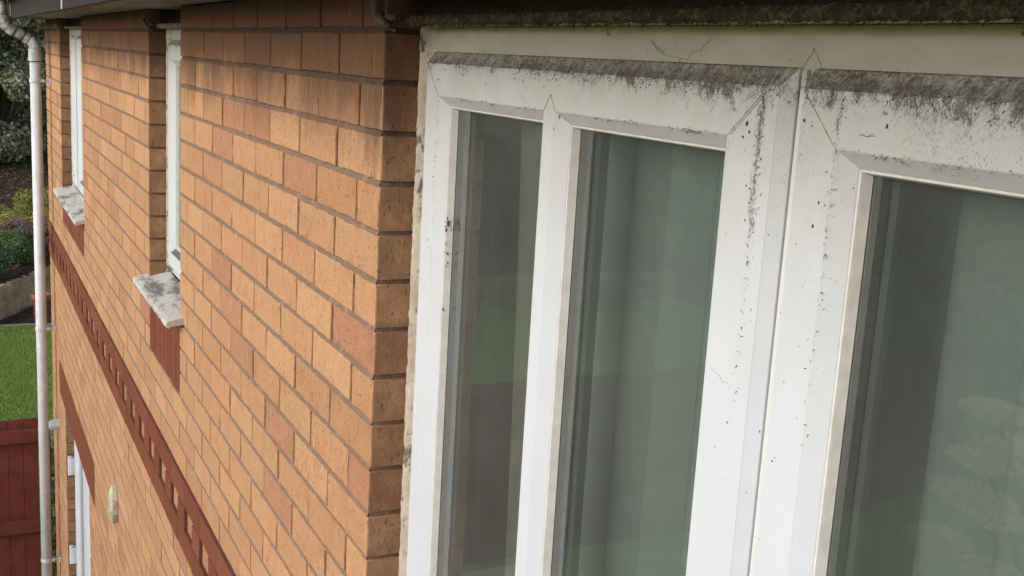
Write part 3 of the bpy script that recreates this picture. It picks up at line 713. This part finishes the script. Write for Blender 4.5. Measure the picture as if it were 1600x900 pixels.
g = raw('planted_bank', V, F, MUL, None, [(.5,)*3]*len(F), smooth=True); tag(g, kind='structure')
# upright log edging
m = MB(); y = -12.0
STK = mat_plain('weathered_stakes', (.50, .38, .22), .9, .2, 5, .4, 60, c2=(.27, .19, .115))
while y < 9:
    d = .085; x = palis(y)+.03; h = random.uniform(.52, .58); rr = .041
    m.tube([(x, y, G-.05), (x+random.uniform(-.01, .01), y+random.uniform(-.004, .004), G+h)], [rr, rr*.95], 9, tone=(random.random(),)*3); y += d/math.sqrt(1+(3.6 if -.2 < y < 1.3 else 0))
o = m.build('stake_fence', STK, loc=(-17.2, 0, G)); tag(o, 'weathered low fence of upright round stakes at the foot of the planted bank', 'fence')
# dark red board fence, from beside the house corner out across the garden
RT = mat_plain('red_stain', (.15, .033, .022), .75, .18, 9, .3, 60, c2=(.105, .024, .016))
fe = empty('board_fence', 'dark red stained board fence at the house corner beyond the downpipe', 'fence', (-6.9, -.09, G))
FX, FT = -6.9, -2.745
inv = Matrix.Translation((6.9, .09, -G))
def chf(o, lab=None): o.parent = fe; o.matrix_parent_inverse = inv; return o
y = -.095
m = MB(); m.box(FX-.014, FX-.008, -9.09, -.097, G+.04, FT-.02)
while y > -9:
    m.box(FX-.022+random.uniform(-.002, .002), FX-.002, y-.0995, y-.001, G+.03, FT+random.uniform(-.006, .006)); y -= .1005
chf(m.build('board_panel', RT, bevel=.002))
for z in (-2.865, -3.555, -4.2):
    m = MB(); m.box(FX-.0015, FX+.036, -9.1, -.097, z-.047, z+.047); chf(m.build('rail', RT, bevel=.003))
for yy in (-2.0, -3.9, -5.8, -7.7):
    m = MB(); m.box(FX+.0365, FX+.12, yy-.045, yy+.045, G, FT+.04); chf(m.build('post', RT, bevel=.004))
m = MB(); m.box(FX-.04, FX+.03, -.088, -.016, G, -2.80); chf(m.build('post', DARK, bevel=.004))  # near-black post put in for the shaded gap beside the wall
m = MB(); m.box(FX-.05, FX+.035, -.093, -.010, -2.799, -2.775); chf(m.build('gap_fill_cap', mat_plain('gap_fill_cap_grey', (.14, .13, .10), .9)))

# ---- leaves
def leaves(centers, n, size, aspect=.5, up=.3, seed=0, light_up=False, droop=.0):
    """centers: list of (c, (rx,ry,rz), weight); leaf quads folded on their midrib"""
    r = np.random.default_rng(seed); V = []; F = []; T = []
    w_ = np.array([c[2] for c in centers], float); w_ /= w_.sum(); idx = r.choice(len(centers), n, p=w_)
    C0 = np.array([c[0] for c in centers])[idx]; RR = np.array([c[1] for c in centers])[idx]
    d = r.normal(size=(n, 3)); d /= np.linalg.norm(d, axis=1)[:, None]; rad = r.random(n)**.35
    Pn = C0+d*RR*rad[:, None]
    nr = d*.8+r.normal(size=(n, 3))*.55+np.array([0, 0, up]); nr /= np.linalg.norm(nr, axis=1)[:, None]
    t = r.normal(size=(n, 3)); t -= (t*nr).sum(1)[:, None]*nr; t /= np.linalg.norm(t, axis=1)[:, None]; t[:, 2] -= droop; b = np.cross(nr, t)
    s = size*(.6+.8*r.random(n)); L = s[:, None]*t; W = s[:, None]*aspect*b
    tone = np.clip(r.normal(.52, .24, n)+.25*(r.random(len(centers))[idx]-.5), 0, 1)
    A = Pn-L*.5; B = Pn+W*.5+nr*s[:, None]*.10; D = Pn+L*.5; E = Pn-W*.5+nr*s[:, None]*.10
    VV = np.stack([A, B, D, E], 1).reshape(-1, 3); i = np.arange(n)*4
    FF = np.concatenate([np.stack([i, i+1, i+2], 1), np.stack([i, i+2, i+3], 1)]); TT = np.concatenate([tone, tone])
    return VV, FF, TT
def leafmesh(name, VV, FF, TT, mat, parent, inv=None):
    me = bpy.data.meshes.new(name); me.vertices.add(len(VV)); me.vertices.foreach_set('co', VV.astype(np.float32).ravel())
    nF = len(FF); me.loops.add(nF*3); me.loops.foreach_set('vertex_index', FF.astype(np.int32).ravel()); me.polygons.add(nF)
    me.polygons.foreach_set('loop_start', np.arange(nF, dtype=np.int32)*3); me.polygons.foreach_set('loop_total', np.full(nF, 3, np.int32)); me.update(calc_edges=True)
    at = me.color_attributes.new('tone', 'FLOAT_COLOR', 'CORNER'); a = np.ones((nF*3, 4), np.float32); a[:, :3] = np.repeat(TT, 3)[:, None]; at.data.foreach_set('color', a.ravel())
    me.materials.append(mat); o = bpy.data.objects.new(name, me); link(o, parent)
    return o
BARK = mat_plain('bark', (.11, .085, .06), .95, .25, 12, .8, 50)
def plant(name, label, cat, base, clumps, n, size, mat, aspect=.5, seed=0, trunk=.06, group=None, part='crown', stems=5, **kw):
    """clumps relative to base"""
    t = empty(name, label, cat, base, group)
    VV, FF, TT = leaves(clumps, n, size, aspect, seed=seed, **kw); leafmesh(part, VV, FF, TT, mat, t)
    m = MB(); rr = random.Random(seed)
    tops = [c for c in clumps]; rr.shuffle(tops)
    trunk_top = min(c[0][2] for c in clumps)
    if trunk: 
        z1 = max(.15, trunk_top*.7); m.tube([(0, 0, -.15), (rr.uniform(-.03, .03), 0, z1*.5), (0, 0, z1)], [trunk, trunk*.85, trunk*.7], 8)
        for c in tops[:stems]:
            e = Vector(c[0]); mid = Vector((e.x*.45, e.y*.45, z1+(e.z-z1)*.5)); m.tube([(0, 0, z1*.8), mid, e], [trunk*.6, trunk*.35, trunk*.12], 6)
    m.build('trunk' if part == 'crown' else 'stem', BARK, t, smooth=True)
    return t
def blob(rx, ry, h0, h1, n, r, seed):
    q = random.Random(seed); out = []
    for _ in range(n):
        a = q.uniform(0, 2*PI); k = math.sqrt(q.random()); zz = q.uniform(0, 1); f = math.sqrt(max(.1, 1-(2*zz-1)**2*.8))
        s = r*q.uniform(.6, 1.3); out.append(((math.cos(a)*rx*k*f, math.sin(a)*ry*k*f, h0+(h1-h0)*zz), (s, s, s*.8), s**2))
    return out
L_DARK = mat_leaf('evergreen_leaf', (.14, .15, .075), (.39, .41, .24), (.78, .78, .62), .35)
L_OLIVE = mat_leaf('olive_leaf', (.10, .115, .03), (.28, .30, .08), (.50, .48, .15))
L_GOLD = mat_leaf('golden_leaf', (.22, .17, .045), (.45, .36, .10), (.66, .56, .22))
L_PURP = mat_leaf('russet_leaf', (.08, .058, .05), (.22, .165, .14), (.40, .31, .26))
L_GREEN = mat_leaf('green_leaf', (.045, .09, .025), (.13, .21, .06), (.28, .38, .14))
L_BLUE = mat_leaf('blue_green_leaf', (.035, .09, .045), (.10, .21, .105), (.22, .36, .20))
L_PALE = mat_leaf('pale_blossom', (.42, .44, .17), (.70, .71, .36), (.86, .85, .58), .55, .6)
def at(px, depth_x, z=None):
    return None
# mature evergreens along the top of the bank
trees = [(-25.6, -1.15, 4.4, 'tall dark evergreen at the left edge, behind the swan neck', 21), (-26.2, .35, 4.5, 'tall dark evergreen rising directly behind the downpipe', 22), (-26.3, 2.0, 4.6, 'tall dark evergreen hidden behind the house corner', 23), (-25.9, -3.0, 4.4, 'dark evergreen outside the left edge on the bank top', 24), (-29.5, .9, 7.0, 'tallest evergreen at the back of the bank', 25), (-29, -2.2, 6.6, 'rear evergreen to the left of the bank', 26)]
for (x, y, h, lb, sd) in trees:
    bz = float(bankz(x, y)); plant('evergreen_tree', lb, 'tree', (x, y, bz), blob(1.2, 1.1, .25, h, 75, .45, sd), 55000 if abs(y) < 1.5 else 14000, .105, L_DARK, .5, seed=sd, trunk=.11, group='evergreens on top of the bank', stems=14)
# shrubs on the bank: (x,y) placed, radius, height
def shrub(x, y, rx, h, mat, lb, sd, n=6000, size=.05, name='garden_shrub', nb=18):
    bz = float(bankz(x, y)); plant(name, lb, 'shrub', (x, y, bz-.02), blob(rx, rx, .02, h-.08, nb, rx*.42, sd), n, size, mat, .45, seed=sd, trunk=.025, part='foliage', stems=10, group='shrubs on the planted bank')
shrub(-17.75, -.20, .34, .80, L_BLUE, 'bright blue green clipped shrub at the left edge above the stakes', 31, 11000, .035)
shrub(-18.75, .30, .40, .50, L_GREEN, 'spreading mid green shrub above the stake fence', 32, 10000, .045)
shrub(-19.5, .42, .42, .48, L_PURP, 'russet brown shrub behind the mid green one', 33, 7000, .04)
shrub(-19.3, .02, .28, .42, L_OLIVE, 'small olive shrub beside the blue green one', 37, 4500, .045)
shrub(-20.1, .30, .36, .46, L_GOLD, 'yellow leaved shrub behind the russet one', 34, 6000, .05)
shrub(-20.8, -.05, .60, .50, L_OLIVE, 'wide olive green shrub at the top of the planting', 35, 10000, .055)
shrub(-21.2, .75, .55, .55, L_OLIVE, 'olive green shrub just right of the downpipe', 36, 7000, .055)
shrub(-20.2, .95, .45, .50, L_GOLD, 'golden shrub between downpipe and house corner', 38, 6000, .05)
shrub(-19.6, 1.05, .45, .50, L_PURP, 'dark russet shrub low between downpipe and house corner', 39, 6000, .05)
shrub(-22.6, -.45, .26, .36, L_OLIVE, 'low pale leaved shrub alone on the bare mulch', 40, 1500, .07)
shrub(-18.3, -1.3, .5, .7, L_GREEN, 'green shrub above the stakes outside the left edge', 41, 5000, .05)
shrub(-20.5, -1.6, .6, .6, L_OLIVE, 'olive shrub outside the left edge', 42, 5000, .05)
# fallen leaves on the mulch
V = []; F = []; T = []; q = random.Random(4)
for _ in range(5000):
    x = q.uniform(-26, -17.8); y = q.uniform(-2, 2.5); z = float(bankz(x, y))+.03; s = q.uniform(.02, .05); a = q.uniform(0, 6.3); b = len(V)
    for k in range(4): V.append((x+s*math.cos(a+k*PI/2)*(1 if k % 2 else .5), y+s*math.sin(a+k*PI/2)*(1 if k % 2 else .5), z+q.uniform(-.01, .04)))
    F.append((b, b+1, b+2, b+3)); T.append((q.random(),)*3)
o = raw('fallen_leaves', V, F, mat_leaf('dead_leaf', (.03, .02, .015), (.10, .07, .05), (.30, .23, .17)), None, T); tag(o, 'dead leaves and bark scattered over the mulch', 'leaf litter', kind='stuff')
# grass blades
V = []; F = []; T = []; q = random.Random(5)
for _ in range(42000):
    x = q.uniform(-17.2, -12.0); y = q.uniform(-.9, 1.2)
    if x < max(palis(y)+.1, -16.86): continue
    h = q.uniform(.015, .045); a = q.uniform(0, 6.3); dx, dy = math.cos(a)*.006, math.sin(a)*.006; b = len(V)
    V += [(x-dx, y-dy, G), (x+dx, y+dy, G), (x+q.uniform(-.02, .02), y+q.uniform(-.02, .02), G+h)]; F.append((b, b+1, b+2)); T.append((q.random(),)*3)
o = raw('grass', V, F, mat_leaf('grass_blade', (.12, .20, .035), (.21, .32, .07), (.36, .44, .15)), None, T); tag(o, 'short green grass blades on the lawn', 'grass', kind='stuff')
# planter pot near the stakes, seen in the gap between pipe and wall
POT = mat_plain('terracotta', (.32, .11, .06), .85, .2, 10, .3)
pt = empty('plant_pot', 'tall terracotta pot on the lawn edge between downpipe and house corner', 'pot', (-17.0, .56, G))
def lathe(mb, prof, n=24):
    V = [(r*math.cos(2*PI*j/n), r*math.sin(2*PI*j/n), z) for (r, z) in prof for j in range(n)]
    mb.add(V, [(i*n+j, i*n+(j+1) % n, (i+1)*n+(j+1) % n, (i+1)*n+j) for i in range(len(prof)-1) for j in range(n)])
m = MB(); lathe(m, [(.0, 0), (.10, 0), (.11, .03), (.12, .34), (.13, .42), (.13, .43), (.12, .43), (.11, .36), (0, .36)]); m.build('pot', mat_plain('brown_glaze', (.16, .065, .045), .6, .2, 8), pt, smooth=False)
m = MB(); lathe(m, [(.135, .39), (.15, .41), (.15, .46), (.135, .475), (.12, .475), (.118, .42)]); m.build('rim', POT, pt)
# ---- garden on the viewer's side, mirrored in the panes
_q = random.Random(51); pads = [((_q.uniform(-.45, 1.5), _q.uniform(-.5, .5), _q.uniform(1.75, 3.0)), (_q.uniform(.12, .30), _q.uniform(.10, .2), _q.uniform(.035, .07)), 1) for _ in range(30)]
tr = plant('blossom_tree', 'small tree with pale yellow green blossom, mirrored in the right hand pane', 'tree', (-2.35, -4.75, G), pads, 16000, .040, L_PALE, .65, seed=51, trunk=.05, stems=30)
plant('garden_hedge', 'long dark hedge along the garden, mirrored in the window panes', 'hedge', (-6, -13.5, G), [((x, random.uniform(-.3, .3), z), (1.0, .7, .9), 1) for x in np.arange(-17, 16, 1.2) for z in (.7, 2.0, 3.2)], 60000, .20, L_GREEN, .55, seed=61, trunk=.1, part='foliage', stems=40)
# ivy in the dark gap by the wall end
plant('ivy', 'dark ivy growing in the gap between fence and house corner', 'climbing plant', (-7.05, .02, G), [((0, .0, z), (.12, .11, .2), 1) for z in np.arange(.1, 1.6, .15)], 2600, .035, L_DARK, .8, seed=71, trunk=.012, part='foliage', stems=6)

# ---- cobwebs and clinging debris on the frame
WEB = mat_plain('cobweb', (.22, .20, .17), .9)
m = MB()
def strand(p, q, sag=.004, r=.00022, n=8, jit=.0012):
    p = Vector(p); q = Vector(q); pts = []
    for i in range(n+1):
        t = i/n; v = p.lerp(q, t)+Vector((random.gauss(0, jit) if 0 < i < n else 0, random.gauss(0, jit*.3), -sag*4*t*(1-t)+(random.gauss(0, jit) if 0 < i < n else 0))); pts.append(v)
    m.tube(pts, r, 4)
yo = YO-.001
strand((.60, yo, -.006), (.655, yo, -.022)); strand((.705, yo, -.002), (.655, yo, -.022)); strand((.60, yo, -.004), (.63, yo, -.014)); strand((.655, yo, -.022), (.652, yo, -.030), .001)
strand((.55, .050, .009), (.575, .040, .002), .006, .0011, 6); strand((1.055, yo, .007), (1.065, yo, -.008), .001, .0007, 10, .0022); strand((1.06, yo, -.0), (1.075, yo, -.012), .001, .0005, 7, .002)
strand((.012, .057, -.36), (.085, .072, -.385), .002, .00018); strand((.765, YF-.001, -.30), (.80, YF-.001, -.31), .002, .00011)
for c in ((.975, -.0895), (1.02, -.0895), (.70, -.0885), (.60, -.0885), (.73, -.0875), (.935, -.075)):
    for _ in range(2): strand((c[0]+random.gauss(0, .006), YF-.0008, c[1]+random.gauss(0, .0015)), (c[0]+random.gauss(0, .012), YF-.0008, c[1]+random.gauss(0, .003)), .001, .00020, 5, .0011)
tag(m.build('cobweb', WEB, big), kind='stuff')
m = MB()
def crumb(x, y, z, s):
    if y < .0595: s *= random.uniform(.3, .75)
    V = []; 
    for i in range(6):
        for j in range(7):
            th = PI*(i+.5)/6; ph = 2*PI*j/7; r = s*(1+1.1*noise.noise(Vector((x*99+i*1.3, j*1.7, z*50)))); V.append((x+r*math.sin(th)*math.cos(ph), y-.5*abs(r*math.sin(th)*math.sin(ph)), z+1.3*r*math.cos(th)))
    m.add(V, [(i*7+j, i*7+(j+1) % 7, (i+1)*7+(j+1) % 7, (i+1)*7+j) for i in range(5) for j in range(7)])
for (x, z, s) in ((.958, -.066, .0022), (.889, -.152, .0018), (.790, -.076, .0024), (.794, -.083, .0022), (.786, -.088, .0015), (.875, -.072, .0016), (.893, -.132, .0022), (.775, -.175, .0012), (.430, -.108, .0018), (.13, -.094, .0025), (.443, -.093, .002), (.865, -.068, .0018), (.85, -.34, .0013), (.87, -.36, .0016), (.055, -.30, .0016), (.06, -.31, .0012), (.049, -.28, .001), (.80, -.16, .0014), (.797, -.13, .0015)): crumb(x, YF-.0004, z, s)
for i in range(46):
    z = -.262-abs(random.gauss(0, .014))-(.05 if i > 30 else 0)-(.075 if i > 40 else 0); crumb(.0865+random.gauss(0, .0016), .076+random.uniform(-.003, .006), z, random.uniform(.0007, .0019))
tag(m.build('debris', MOSS, big, smooth=True), kind='stuff')
